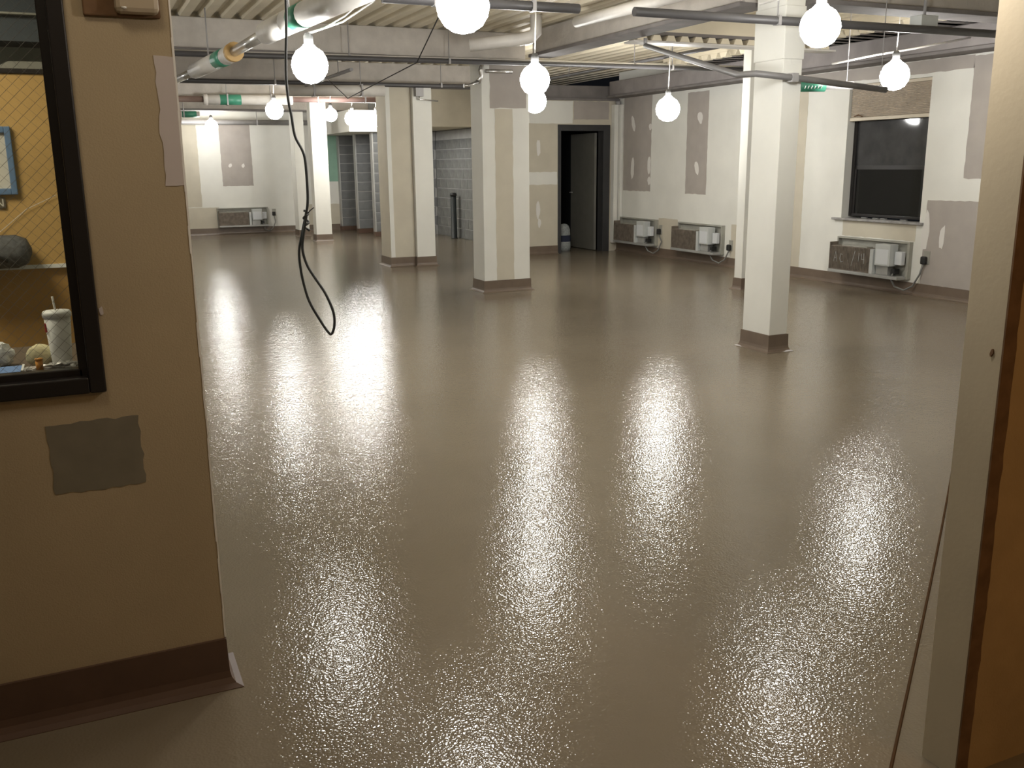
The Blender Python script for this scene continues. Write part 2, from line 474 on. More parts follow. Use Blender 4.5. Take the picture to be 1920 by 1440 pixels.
bx('glass_pane', M['glass'], (gx0, gx1, YW + 0.047, YW + 0.053, gz0, gz1), win)
bm = BM()
sp = 0.030
def clip(dx):
    """diagonals across the pane at 45 degrees in both directions"""
    W, Hh = gx1 - gx0, gz1 - gz0
    k = -Hh
    out = []
    while k < W:
        a = max(0, k); b = min(W, k + Hh)
        if b > a + 0.005:
            out.append(((a, a - k), (b, b - k)))
        k += sp
    return [(((W - p[0]) if dx < 0 else p[0], p[1]), ((W - q[0]) if dx < 0 else q[0], q[1])) for p, q in out]
for dx in (1, -1):
    for p, q in clip(dx):
        if max(p[0], q[0]) < (gx1 - gx0) - 0.55: continue
        tube(bm, [(gx0 + p[0], YW + 0.0435, gz0 + p[1]), (gx0 + q[0], YW + 0.0435, gz0 + q[1])], 0.00055 if dx > 0 else 0.0003, 4, False)
link('wire_mesh', bm, M['wire_grey'], win, kind='stuff')

# office behind the window
bm = BM(); box(bm, 0.14, 0.24, YW + 0.13, 4.72, 0, 2.98)
struct('wall_office_right', bm, M['office_grey'])
bm = BM(); box(bm, -3.5, 0.14, 4.62, 4.72, 0, 2.98)
wo = struct('wall_office_back', bm, M['office_grey'], 'office back wall with wood panelling')
bx('ceiling_office', M['office_dark'], (-3.5, 0.14, YW + 0.13, 4.62, 2.45, 2.55))['kind'] = 'structure'
bx('wood_panel', M['wood'], (-1.0, 0.14, 4.42, 4.62, 1.106, 1.872), wo)
bx('wood_panel', M['wood'], (-3.5, -1.004, 4.42, 4.62, 1.106, 1.872), wo)
bx('lower_panel', M['wood_low'], (-3.5, 0.14, 4.44, 4.62, 0, 1.09), wo)
bx('ledge', M['cup'], (-3.5, 0.14, 4.412, 4.62, 1.090, 1.106), wo)
bx('top_rail', M['black_frame'], (-3.5, 0.14, 4.41, 4.62, 1.874, 1.892), wo)
bx('dark_band', M['office_dark'], (-3.5, 0.14, 4.40, 4.62, 1.995, 2.45), wo)
bx('thin_rail', M['sleeve'], (-3.5, 0.14, 4.37, 4.40, 2.093, 2.100), wo)  # thin paler line across the dark band
bm = BM(); prism(bm, [(-0.27, 1.894), (-0.10, 1.894), (0.13, 1.894), (0.13, 1.930), (-0.20, 1.928)], 'y', 4.50, 4.62)
link('dark_box', bm, M['sleeve'], wo)
t = thing('picture_frame', (-0.40, 4.42, 1.40), 'blue framed notice on the orange wood panel behind the glass', 'picture')
bm = BM()
box(bm, -0.245, -0.222, 4.395, 4.42, 1.397, 1.667, 0.003); box(bm, -0.62, -0.597, 4.395, 4.42, 1.397, 1.667, 0.003)
box(bm, -0.597, -0.245, 4.395, 4.42, 1.397, 1.422, 0.003); box(bm, -0.597, -0.245, 4.395, 4.42, 1.642, 1.667, 0.003)
link('frame', bm, M['blue_frame'], t)
bx('sheet', M['paper'], (-0.597, -0.245, 4.41, 4.42, 1.422, 1.642), t)
t = thing('name_plate', (-0.36, 4.42, 1.34), 'small dark plate with pale letters under the blue framed notice', 'sign')
bx('plate', M['plate'], (-0.46, -0.272, 4.410, 4.42, 1.342, 1.386), t, 0.002)
cu = bpy.data.curves.new('lettering', 'FONT'); cu.body = 'ON'; cu.size = 0.046; cu.extrude = 0.001; cu.align_x = 'RIGHT'
cu.materials.append(M['paper'])
tmp = bpy.data.objects.new('lettering_curve', cu); COL.objects.link(tmp)
bpy.context.view_layer.update()
me = bpy.data.meshes.new_from_object(tmp.evaluated_get(bpy.context.evaluated_depsgraph_get()))
bpy.data.objects.remove(tmp)
lo = bpy.data.objects.new('lettering', me); COL.objects.link(lo)
lo.parent = t; lo.location = Vector((-0.276, 4.409, 1.349)) - t.location; lo.rotation_euler = (math.pi / 2, 0, 0)
bm = BM(); tube(bm, [(-0.42, 4.41, 1.16), (-0.30, 4.41, 1.253), (-0.20, 4.41, 1.336), (-0.17, 4.41, 1.350), (-0.08, 4.41, 1.392)], 0.0010, 6)
tag(link('wall_wire', bm, M['wire_white'], None), 'thin white wire running diagonally up the orange wood panel', 'wire')
# grey bag on the ledge
t = thing('bag', (-0.32, 4.30, 1.106), 'dark grey speckled bag with rounded corner on the office ledge', 'bag')
bm = BM(); box(bm, -0.50, -0.195, 4.24, 4.41, 1.107, 1.237, 0.055)
for f in bm.faces: f.smooth = True
link('body', bm, M['fabric'], t)
bm = BM(); tube(bm, [(-0.42, 4.235, 1.14), (-0.34, 4.228, 1.175), (-0.28, 4.235, 1.14)], 0.008, 6)
link('strap', bm, M['black'], t)
# counter and the lunch left on it
ct = thing('counter', (-0.9, 3.05, 0.93), 'dark counter behind the office window with a cup on it', 'counter')
bx('worktop', M['counter'], (-3.4, 0.13, YW + 0.14, 3.25, 0.93, 0.958), ct, 0.004)
bx('front_panel', M['counter'], (-3.4, 0.13, 3.20, 3.23, 0.0, 0.93), ct)
t = thing('drink_cup', (-0.088, 2.87, 0.958), 'white paper drink cup with lid and straw behind the wired glass', 'cup')
c = (-0.088, 2.87, 0.958)
bm = BM(); lathe(bm, [(0, 0.0), (0.024, 0.0), (0.025, 0.004), (0.0345, 0.142), (0, 0.142)], c, 24); link('cup_body', bm, M['cup'], t)
bm = BM(); lathe(bm, [(0, 0.142), (0.037, 0.140), (0.0375, 0.150), (0.034, 0.157), (0, 0.158)], c, 24); link('lid', bm, M['cup'], t)
bm = BM(); tube(bm, [(c[0] + 0.001, c[1], c[2] + 0.12), (c[0] - 0.006, c[1], c[2] + 0.197)], 0.0028, 8); link('straw', bm, M['white_paint'], t)
bm = BM(); box(bm, c[0] - 0.0335, c[0] - 0.027, c[1] - 0.016, c[1] + 0.006, c[2] + 0.10, c[2] + 0.125, 0.002); link('printed_mark', bm, mat('red_print', (0.6, 0.06, 0.07)), t)
def crumple(name, m, c, rx, ry, rz, label, cat, amp=0.18, seed=1):
    rnd = random.Random(seed)
    bm = BM(); bmesh.ops.create_icosphere(bm, subdivisions=3, radius=1.0)
    for v in bm.verts:
        k = 1 + rnd.uniform(-amp, amp)
        v.co = Vector((c[0] + v.co.x * rx * k, c[1] + v.co.y * ry * k, max(c[2], c[2] + rz * 0.8 + v.co.z * rz * k)))
    o = link(name, bm, m, None)
    return tag(o, label, cat)
crumple('wrapped_sandwich', M['bun'], (-0.142, 2.90, 0.959), 0.038, 0.03, 0.034, 'round sandwich in pale yellow paper beside the white cup', 'food', 0.03, 3)
crumple('plastic_wrapper', M['plastic'], (-0.085, 2.82, 0.959), 0.045, 0.020, 0.012, 'crumpled clear wrapper at the foot of the white cup', 'wrapper', 0.3, 4)
crumple('plastic_wrapper', M['plastic'], (-0.160, 2.81, 0.959), 0.026, 0.014, 0.008, 'crumpled dull wrapper in front of the yellow sandwich', 'wrapper', 0.3, 5)
crumple('paper_bag', M['cup'], (-0.265, 2.95, 0.959), 0.055, 0.04, 0.040, 'crumpled white paper bag at the left end of the counter', 'bag', 0.12, 6)
t = thing('pill_bottle', (-0.143, 2.795, 0.958), 'small amber plastic container in front of the yellow sandwich', 'bottle')
bm = BM(); lathe(bm, [(0, 0), (0.0085, 0), (0.0095, 0.034), (0, 0.034)], (-0.143, 2.795, 0.9585), 14); link('body', bm, M['amber'], t)
bm = BM(); lathe(bm, [(0, 0.0342), (0.0102, 0.0342), (0.0102, 0.040), (0, 0.041)], (-0.143, 2.795, 0.9585), 14); link('cap', bm, M['amber'], t)
t = thing('folder', (-0.245, 2.83, 0.958), 'blue folder with white edge lying on the counter', 'folder')
bx('cover', M['blue'], (-0.34, -0.190, 2.79, 2.88, 0.9585, 0.968), t, 0.001)
bx('page_edge', M['cup'], (-0.1895, -0.183, 2.79, 2.88, 0.9585, 0.971), t, 0.001)

# ------------------------------------------------------------------ right foreground wall end (door jamb)
XJ, YJ = 1.831, 1.40
bm = BM(); box(bm, XJ, XJ + 2.2, YJ, YJ + 0.10, 0, 2.72)
wr = struct('wall_front_right', bm, M['jamb_paint'], 'end of the foreground wall at the right, pale painted return')
bm = BM()
pts = [(XJ + 0.0, -0.0), (XJ + 0.0, 2.72)]
right = []
z = 0.0
while z < 2.72:
    right.append((XJ + 0.040 + random.uniform(-0.003, 0.003), z)); z += 0.035
prism(bm, pts + right[::-1], 'y', YJ - 0.004, YJ + 0.0005)
link('raw_strip', bm, M['raw_edge'], wr, label='ragged dark brown unpainted strip at the corner')
bx('painted_face', M['orange_paint'], (XJ + 0.037, XJ + 2.2, YJ - 0.003, YJ, 0, 2.72), wr, label='orange-brown painted face')
blob('spackle_spot', M['raw_edge'], 'x', XJ, YJ + 0.024, 1.075, 0.004, 0.010, -1, wr, 0.3)

# enclosing walls of the corridor and the unseen sides of the room
bm = BM(); box(bm, -3.7, -3.5, -2.8, 22.3, 0, 3.0); struct('wall_side', bm, M['compound'])
bm = BM(); box(bm, -3.5, 9.0, -2.8, -2.6, 0, 3.0); struct('wall_corridor', bm, M['tan_paint'])
bm = BM(); box(bm, 4.0, 8.48, 1.40, 1.5, 0, 3.0); struct('wall_front', bm, M['compound'])
bm = BM(); box(bm, 9.0, 9.2, -2.8, 1.4, 0, 3.0); struct('wall_corridor_end', bm, M['tan_paint'])

# ------------------------------------------------------------------ window wall
XW = 8.48
wy0, wy1, wz0, wz1 = 7.68, 8.88, 0.80, 2.36
bm = BM()
box(bm, XW, XW + 0.30, 1.4, wy0, 0, 3.0)
box(bm, XW, XW + 0.30, wy1, 14.2, 0, 3.0)
box(bm, XW, XW + 0.30, wy0, wy1, 0, wz0)
box(bm, XW, XW + 0.30, wy0, wy1, wz1, 3.0)
ww = struct('wall_right', bm, M['compound'], 'part-plastered wall with window and heating units')
def patch_x(y0, y1, z0, z1, m=M['drywall'], amp=0.005):
    bm = BM(); prism(bm, ragged(y0, y1, z0, z1, 0.06, amp), 'x', XW - 0.002, XW + 0.001)
    return link('bare_drywall', bm, m, ww)
patch_x(13.17, 14.02, 1.03, 2.54)
patch_x(11.66, 12.19, 1.02, 2.50)
patch_x(6.0, 7.16, 1.295, 2.52)
patch_x(5.0, 7.60, 0.14, 1.062)
patch_x(9.58, 10.35, 0.14, 2.38, M['drywall_cream'])
patch_x(7.16, 10.6, 2.40, 2.535)
patch_x(7.72, 8.84, 0.60, 0.795, M['drywall_cream'])
patch_x(12.36, 12.90, 0.14, 0.62, M['drywall_cream'])
patch_x(10.62, 11.02, 0.14, 0.62, M['drywall_cream'])
for y, z, ry, rz, tl in ((13.72, 2.12, 0.05, 0.13, -0.35), (13.72, 1.40, 0.05, 0.16, 0.1), (13.20, 2.05, 0.04, 0.05, 0), (13.22, 1.45, 0.05, 0.13, 0), (13.20, 1.20, 0.05, 0.06, 0),
                      (11.86, 2.13, 0.06, 0.09, -0.4), (11.90, 1.40, 0.05, 0.10, -0.3), (7.36, 0.67, 0.035, 0.13, 0.05), (7.585, 0.72, 0.05, 0.20, 0)):
    blob('spackle_spot', M['spackle'], 'x', XW - 0.002, y, z, ry, rz, -1, ww, tl)
cove_run('baseboard_right', M['cove'], XW, 1.5, XW, 14.2, -1, 0, 0.14, label='brown coved base along the window wall')
# painted pipe chase in the far corner
t = thing('pipe_chase', (8.40, 14.10, 0.0), 'white boxed pipe in the corner right of the dark doorway', 'pipe')
bx('casing', M['compound'], (8.335, 8.415, 14.09, 14.195, 0.142, 2.44), t, 0.006)
bx('casing', M['compound'], (8.425, 8.475, 14.03, 14.195, 0.142, 2.44), t, 0.006)
bm = BM(); tube(bm, [(8.42, 14.12, 2.44), (8.42, 14.12, 2.495)], 0.045, 10); link('collar', bm, M['pipe_grey'], t)

# window 2
win = thing('window_2', (8.62, 8.28, 0.80), 'black framed sash window showing night under a pleated blind', 'window', kind='structure')
XG = 8.62
bm = BM()
fr = 0.045
box(bm, XG - 0.03, XG + 0.05, wy0, wy0 + fr, wz0 + 0.03, wz1, 0.004); box(bm, XG - 0.03, XG + 0.05, wy1 - fr, wy1, wz0 + 0.03, wz1, 0.004)
box(bm, XG - 0.03, XG + 0.05, wy0 + fr, wy1 - fr, wz0 + 0.03, wz0 + 0.06, 0.004); box(bm, XG - 0.03, XG + 0.05, wy0 + fr, wy1 - fr, wz1 - fr, wz1, 0.004)
link('frame', bm, M['black_frame'], win)
up_ = bx('upper_sash', M['black_frame'], (XG - 0.012, XG + 0.012, wy0 + fr, wy1 - fr, 1.385, 1.43), win)
bx('glass_pane', M['screen_glass'], (XG - 0.006, XG + 0.004, wy0 + fr, wy1 - fr, 1.43, wz1 - fr), up_)
lo_ = link('lower_sash', (lambda b: (box(b, XG - 0.022, XG, wy1 - fr - 0.035, wy1 - fr, wz0 + 0.06, 1.385), box(b, XG - 0.022, XG, wy0 + fr, wy0 + fr + 0.03, wz0 + 0.06, 1.385), b)[2])(BM()), M['black_frame'], win)
bx('glass_pane', M['dark_glass'], (XG - 0.013, XG - 0.007, wy0 + fr + 0.03, wy1 - fr - 0.035, wz0 + 0.06, 1.385), lo_)
bm = BM(); box(bm, XW - 0.045, XG - 0.02, 7.62, 9.0, 0.785, 0.812, 0.004)
link('window_sill', bm, M['marble'], win, label='grey marble sill')
bm = BM()
for y in (8.0, 8.3, 8.42, 8.6):
    box(bm, XG - 0.06, XG - 0.03, y - 0.05, y + 0.04, 0.8125, 0.825, 0.004)
link('sill_debris', bm, M['wire_grey'], win, kind='stuff')
# pleated blind drawn up
t = thing('window_blind', (8.50, 8.28, 1.93), 'beige pleated blind drawn half way down over the night window', 'blind')
bm = BM(); z = 1.985
while z < 2.34:
    prism(bm, [(8.520, z), (8.545, z + 0.009), (8.520, z + 0.018), (8.505, z + 0.009)], 'y', wy0 + 0.015, wy1 - 0.015); z += 0.018
link('pleats', bm, M['blind'], t, kind='stuff')
bx('bottom_rail', M['blind_rail'], (8.498, 8.55, wy0 + 0.012, wy1 - 0.012, 1.945, 1.984), t, 0.006)
bx('head_rail', M['blind_rail'], (8.495, 8.555, wy0 + 0.005, wy1 - 0.005, 2.325, 2.358), t, 0.004)
bm = BM(); tube(bm, [(8.50, 8.80, 2.0), (8.485, 8.72, 2.015), (8.49, 8.66, 1.99)], 0.006, 6); link('pull_cord', bm, M['raw_edge'], t)

# ------------------------------------------------------------------ through-wall heating units
def ac_unit(name, o, ang, label, w=1.12, plug=0.20, plugz=0.42, chalk=False):
    """built in a local frame: u along the wall to the viewer's right, v out of the wall, z up; o is the wall point under its left end"""
    ca, sa = math.cos(ang), math.sin(ang)
    def L(bm):
        for v in bm.verts:
            u, vv = v.co.x, v.co.y
            v.co.x = o[0] + u * ca + vv * sa
            v.co.y = o[1] + u * sa - vv * ca
        return bm
    t = thing(name, (o[0], o[1], 0.17), label, 'heater', 'open heating and cooling units low on the walls')
    def part(nm, m, dims, parent=t, bevel=0.0, **k):
        bm = BM(); box(bm, *dims, bevel=bevel); return link(nm, L(bm), m, parent, **k)
    z0, z1 = 0.175, 0.59
    # wall sleeve: a shallow four-sided metal frame
    bm = BM()
    box(bm, 0, w, 0.0, 0.055, z1 - 0.018, z1); box(bm, 0, w, 0.0, 0.055, z0, z0 + 0.018)
    box(bm, 0, 0.02, 0.0, 0.055, z0 + 0.018, z1 - 0.018); box(bm, w - 0.03, w, 0.0, 0.055, z0 + 0.018, z1 - 0.018)
    link('sleeve', L(bm), M['sleeve'], t)
    part('back_panel', M['sleeve'], (0.02, w - 0.03, 0.001, 0.008, z0 + 0.018, z1 - 0.018))
    # tray
    part('tray', M['sheet_metal'], (0.015, w - 0.02, 0.056, 0.195, z0 - 0.005, z0 + 0.03), bevel=0.004)
    # coil with its fins
    coil = part('coil', M['coil'], (0.03, 0.665, 0.060, 0.175, z0 + 0.031, 0.492), bevel=0.003)
    bm = BM()
    for k in range(26):
        u = 0.045 + k * 0.0237
        box(bm, u, u + 0.006, 0.175, 0.184, z0 + 0.045, 0.485)
    link('fins', L(bm), M['coil'], coil, kind='stuff')
    part('top_plate', M['sleeve'], (0.20, 0.60, 0.07, 0.165, 0.493, 0.506), coil, bevel=0.003)
    part('side_plate', M['coil'], (0.012, 0.026, 0.056, 0.18, z0 + 0.031, 0.53))
    part('divider', M['ctrl'], (0.675, 0.725, 0.056, 0.19, z0 + 0.031, 0.490), bevel=0.003)
    cb = part('control_box', M['ctrl'], (0.745, 0.965, 0.056, 0.185, 0.310, 0.556), bevel=0.006)
    part('label', M['ctrl_label'], (0.765, 0.945, 0.185, 0.187, 0.330, 0.50), cb)
    part('fan_housing', M['sheet_metal'], (0.74, 0.92, 0.06, 0.15, z0 + 0.031, 0.310), bevel=0.004)
    part('junction_box', M['ctrl_label'], (0.975, 1.075, 0.056, 0.115, 0.33, 0.48), bevel=0.006)
    part('cable_inlet', M['black'], (0.955, 1.01, 0.056, 0.14, 0.225, 0.285), bevel=0.006)
    bm = BM()
    tube(bm, [(0.985, 0.13, 0.235), (0.99, 0.17, 0.18), (1.02, 0.13, 0.09), (w + 0.0, 0.09, 0.055), (w + 0.09, 0.06, 0.11), (w + 0.16, 0.04, 0.25), (w + plug - 0.01, 0.035, plugz - 0.05)], 0.0105, 8)
    link('power_cord', L(bm), M['wire_grey'], t)
    if chalk:
        for st in (((0.10, 0.30), (0.125, 0.42), (0.15, 0.30)), ((0.11, 0.345), (0.14, 0.345)), ((0.24, 0.39), (0.21, 0.40), (0.20, 0.34), (0.22, 0.30), (0.25, 0.31)),
                   ((0.33, 0.32), (0.332, 0.325)), ((0.39, 0.27), (0.44, 0.45)), ((0.50, 0.33), (0.505, 0.43)), ((0.54, 0.42), (0.545, 0.36), (0.59, 0.36)), ((0.58, 0.43), (0.59, 0.31))):
            bm = BM(); tube(bm, [(u, 0.1855, z) for u, z in st], 0.0028, 5)
            link('chalk_stroke', L(bm), M['ctrl'], coil)
    bm = BM(); box(bm, w + plug - 0.045, w + plug + 0.025, 0.008, 0.055, plugz - 0.06, plugz + 0.03, 0.015); link('plug', L(bm), M['black'], t)
    part('outlet', M['sleeve'], (w + plug - 0.04, w + plug + 0.045, 0.0005, 0.008, plugz - 0.06, plugz + 0.09), bevel=0.003)
    return t
ac_unit('heating_unit', (XW, 8.86, 0), -math.pi / 2, 'open dusty heating unit under the night window', chalk=True)
ac_unit('heating_unit', (XW, 12.28, 0), -math.pi / 2, 'open heating unit on the right wall, half way between doorway and window', plug=0.15, plugz=0.30)
ac_unit('heating_unit', (XW, 14.02, 0), -math.pi / 2, 'open heating unit on the right wall, just right of the dark doorway', plug=0.07)

# ------------------------------------------------------------------ doorway wall
YD = 14.2
dx0, dx1, dz = 7.32, 8.31, 2.115
bm = BM()
box(bm, 6.55, dx0, YD, YD + 0.15, 0, 2.50)
box(bm, dx1, XW, YD, YD + 0.15, 0, 2.50)
box(bm, dx0, dx1, YD, YD + 0.15, dz, 2.50)
wd = struct('wall_doorway', bm, M['drywall_cream'], 'cream drywall around the dark doorway')
def patch_y(x0, x1, z0, z1, yw, par, m, amp=0.005, nm='bare_drywall'):
    bm = BM(); prism(bm, ragged(x0, x1, z0, z1, 0.06, amp), 'y', yw - 0.002, yw + 0.001)
    return link(nm, bm, m, par)
patch_y(6.56, dx0 - 0.01, 1.15, 1.355, YD, wd, M['compound'], nm='joint_band')
patch_y(6.56, 7.60, 2.13, 2.49, YD, wd, M['compound'], nm='joint_band')
patch_y(7.62, 8.29, 2.20, 2.49, YD, wd, M['drywall'])
for x, z, rx, rz in ((6.965, 1.745, 0.035, 0.13), (6.955, 0.745, 0.035, 0.15), (6.975, 0.52, 0.03, 0.08)):
    blob('spackle_spot', M['spackle'], 'y', YD, x, z, rx, rz, -1, wd)
cove_run('baseboard_doorway', M['cove'], 6.55, YD, dx0, YD, 0, -1, 0.14, label='brown coved base left of the doorway')
dr = thing('door_1', (7.82, YD, 0), 'dark steel door frame with grey door standing open', 'door', kind='structure')
bm = BM()
box(bm, dx0, dx0 + 0.055, YD - 0.02, YD + 0.17, 0, dz, 0.004); box(bm, dx1 - 0.13, dx1, YD - 0.02, YD + 0.17, 0, dz, 0.004)
box(bm, dx0 + 0.055, dx1 - 0.13, YD - 0.02, YD + 0.17, dz - 0.10, dz, 0.004)
link('door_frame', bm, M['metal_frame'], dr)
lf = bx('door_leaf', M['door_leaf'], (8.125, 8.17, YD + 0.19, YD + 1.05, 0.01, 1.99), dr, 0.003, label='grey door leaf swung into the dark room')
bm = BM(); tube(bm, [(8.125, YD + 0.98, 0.98), (8.07, YD + 0.98, 0.98), (8.06, YD + 0.88, 0.98)], 0.010, 8); link('handle', bm, M['sheet_metal'], lf)
bm = BM()
box(bm, 7.16, 7.24, YD + 0.15, 17.0, 0, 2.5); box(bm, 8.48, 8.56, YD, 17.0, 0, 2.5); box(bm, 7.24, 8.48, 17.0, 17.1, 0, 2.5); box(bm, 7.24, 8.48, YD + 0.15, 17.0, 2.45, 2.5)
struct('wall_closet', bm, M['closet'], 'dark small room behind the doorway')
t = thing('sack', (7.66, 14.62, 0), 'small grey sack with a dark band standing just inside the dark doorway', 'bag')
c = (7.66, 14.62, 0.0)
bm = BM(); lathe(bm, [(0, 0.001), (0.115, 0.001), (0.125, 0.08), (0.12, 0.18)], c, 14, 0.8); link('base', bm, M['bag_grey'], t)
bm = BM(); lathe(bm, [(0.122, 0.16), (0.126, 0.20), (0.118, 0.27)], c, 14, 0.8); link('band', bm, M['navy'], t)
bm = BM(); lathe(bm, [(0.117, 0.26), (0.112, 0.36), (0.085, 0.43), (0.05, 0.46), (0, 0.47)], c, 14, 0.8); link('top', bm, M['bag_grey'], t)

# ------------------------------------------------------------------ concrete block walls behind
def block_wall(name, axis, plane, a0, a1, z1, out, m, label, bl=0.40, bh=0.20, start=0):
    """mortar core with individual blocks a few millimetres proud of it; axis = normal axis"""
    bm = BM()
    lo, hi = sorted((plane, plane - out * 0.15))
    if axis == 'x': box(bm, lo, hi, a0, a1, 0, z1)
    else: box(bm, a0, a1, lo, hi, 0, z1)
    wall = struct(name, bm, M['mortar'], label)
    cache = {}
    rows = int(z1 / bh)
    for r in range(rows):
        a = a0 - (bl / 2 if r % 2 else 0)
        while a < a1 - 0.02:
            s, e = max(a, a0) + 0.006, min(a + bl, a1) - 0.006
            a += bl
            if e - s < 0.05: continue
            w_ = round(e - s, 3)
            if w_ not in cache:
                b = BM()
                if axis == 'x': box(b, -0.004, 0.004, -w_ / 2, w_ / 2, 0.006, bh - 0.006, 0.002)
                else: box(b, -w_ / 2, w_ / 2, -0.004, 0.004, 0.006, bh - 0.006, 0.002)
                o = link('concrete_block', b, m, wall); cache[w_] = o
            else:
                o = cache[w_].copy(); COL.objects.link(o)
            off = plane + out * (0.002 + random.uniform(0, 0.003))
            o.location = (off, (s + e) / 2, r * bh) if axis == 'x' else ((s + e) / 2, off, r * bh)
    return wall
block_wall('wall_alcove_side', 'x', 7.15, 17.2, 19.6, 2.18, -1, M['block'], 'grey concrete block wall seen between the columns')
block_wall('wall_alcove_back', 'y', 19.6, 6.3, 7.14, 2.18, -1, M['block_dark'], 'darker concrete block wall at the back of the alcove')
bm = BM(); box(bm, 6.05, 7.30, 17.2, 19.75, 2.19, 2.94); struct('wall_alcove_header', bm, M['drywall_cream'], 'cream band above the block wall')
bm = BM(); box(bm, 7.15, 7.30, 14.36, 17.2, 0, 2.6); struct('wall_alcove_return', bm, M['drywall_cream'])
# stepped block piers
bm = BM(); box(bm, 6.16, 6.30, 19.6, 22.3, 0, 2.95); struct('wall_pier_side', bm, M['compound'])
for i, (yy, a0, a1) in enumerate(((21.94, 5.60, 6.15), (20.85, 5.70, 6.15), (19.65, 5.74, 6.15))):
    lab = ('farthest dark block pier against the back wall', 'middle one of the three dark block piers', 'nearest of the three dark block piers')[i]
    p = thing('block_pier', ((a0 + a1) / 2, yy, 0), lab, 'pier', 'dark concrete block piers', kind='thing')
    bx('core', M['mortar'], (a0 + 0.004, a1, yy + 0.004, yy + 0.146, 0.0, 2.16), p)
    bx('lit_end_face', M['sheet_metal'], (a0 - 0.004, a0 + 0.022, yy - 0.010, yy + 0.150, 0.10, 2.16), p, label='end face of the pier, its lit look put into a paler tone')  # paler tone stands for light on the pier's end face
    cache = None
    for r in range(10):
        if cache is None:
            b = BM(); box(b, a0 + 0.024, a1 - 0.002, yy - 0.006, yy + 0.004, 0.106, 0.294, 0.003)
            b.transform(Matrix.Translation((0, 0, 0)))
            cache = link('concrete_block', b, M['block_dark'], p)
        else:
            o = cache.copy(); COL.objects.link(o); o.location = (0, 0, r * 0.206)
    bx('base', M['cove_dark'], (a0 - 0.012, a1, yy - 0.014, yy + 0.15, 0.0, 0.10), p, 0.004)
bm = BM(); box(bm, 5.20, 6.04, 19.4, 22.10, 2.17, 2.60); struct('trim_1', bm, M['compound'], 'white soffit above the block piers')

# black pipe post
t = thing('bollard', (7.0, 18.24, 0), 'short black post standing in front of the block wall', 'post')
bm = BM(); lathe(bm, [(0, 0.001), (0.075, 0.001), (0.075, 0.012), (0.06, 0.016), (0.058, 0.86), (0, 0.86)], (7.0, 18.24, 0), 16); link('shaft', bm, M['bollard'], t)
bm = BM(); lathe(bm, [(0, 0.862), (0.070, 0.862), (0.070, 0.905), (0.05, 0.925), (0, 0.93)], (7.0, 18.24, 0), 16); link('cap', bm, M['black'], t)

# ------------------------------------------------------------------ back wall
YB = 22.1
bm = BM(); box(bm, -3.5, 6.3, YB, YB + 0.2, 0, 3.0)
wb = struct('wall_back', bm, M['compound'], 'far white wall with bare drywall panel')
patch_y(1.6, 2.50, 0.625, 2.40, YB, wb, M['drywall_cream'])
patch_y(2.98, 3.65, 1.07, 2.40, YB, wb, M['drywall'])
patch_y(1.6, 2.86, 0.14, 0.61, YB, wb, M['drywall_cream'])
patch_y(4.66, 6.0, 0.14, 0.62, YB, wb, M['drywall_cream'])
patch_y(5.22, 5.62, 1.13, 2.40, YB, wb, M['greenboard'])
for x, z in ((3.17, 1.52), (3.45, 1.51)):
    blob('spackle_spot', M['spackle'], 'y', YB - 0.002, x, z, 0.035, 0.05, -1, wb, -0.4)
for x, z in ((5.30, 1.97), (5.34, 1.50)):
    blob('spackle_spot', M['spackle'], 'y', YB - 0.002, x, z, 0.05, 0.07, -1, wb, -0.5)
cove_run('baseboard_back', M['cove'], -3.5, YB, 6.16, YB, 0, -1, 0.15, label='brown coved base along the back wall')
ac_unit('heating_unit', (2.80, YB, 0), 0.0, 'open heating unit on the far back wall under the bare drywall panel', plug=0.14, plugz=0.45)

# ------------------------------------------------------------------ columns
def column(x0, x1, y0, y1, label, m=None, h=0.14, z1=DECK):
    t = thing('column', ((x0 + x1) / 2, (y0 + y1) / 2, 0), label, 'column', kind='thing')
    bx('shaft', m or M['compound'], (x0, x1, y0, y1, 0, z1), t, 0.004)
    cove_ring('cove_base', M['cove'], x0, x1, y0, y1, t, h)
    return t
c1 = column(4.91, 5.088, 5.84, 6.175, 'nearest white column, standing alone right of centre')
patch_y(4.98, 5.02, 2.2, 2.6, 5.84, c1, M['compound'], nm='filler_strip')
bm = BM(); box(bm, 4.902, 5.096, 5.832, 6.185, 2.24, 2.62, 0.006); link('head_wrap', bm, M['compound'], c1)
c2 = column(4.30, 4.895, 10.23, 10.57, 'white centre column with a grey unpainted stripe down its front', z1=2.62)
patch_y(4.46, 4.685, 0.142, 2.11, 10.23, c2, M['drywall_cream'], 0.004, 'bare_strip')
patch_y(4.40, 4.86, 2.12, 2.61, 10.23, c2, M['drywall'], 0.006, 'bare_strip')
c3 = thing('column', (4.52, 13.75, 0), 'white column of two joined shafts left of the centre column', 'column', kind='thing')
bx('shaft', M['drywall_cream'], (4.19, 4.57, 13.56, 14.05, 0, 2.62), c3, 0.004)
bx('shaft', M['compound'], (4.573, 4.865, 13.48, 13.95, 0, 2.62), c3, 0.004)
bx('corner_bead', M['compound'], (4.186, 4.25, 13.555, 13.56, 0.143, 2.6), c3)
cove_ring('cove_base', M['cove'], 4.19, 4.57, 13.56, 14.05, c3)
cove_ring('cove_base', M['cove'], 4.573, 4.865, 13.48, 13.95, c3)
c4 = column(4.315, 4.63, 18.98, 19.25, 'far white column left of the block piers, nearer of two')
c5 = column(4.30, 4.52, 20.55, 20.95, 'farthest white column behind the hanging cable', z1=2.61)
c6 = column(7.075, 7.36, 8.96, 9.10, 'white column half hidden behind the nearest column')

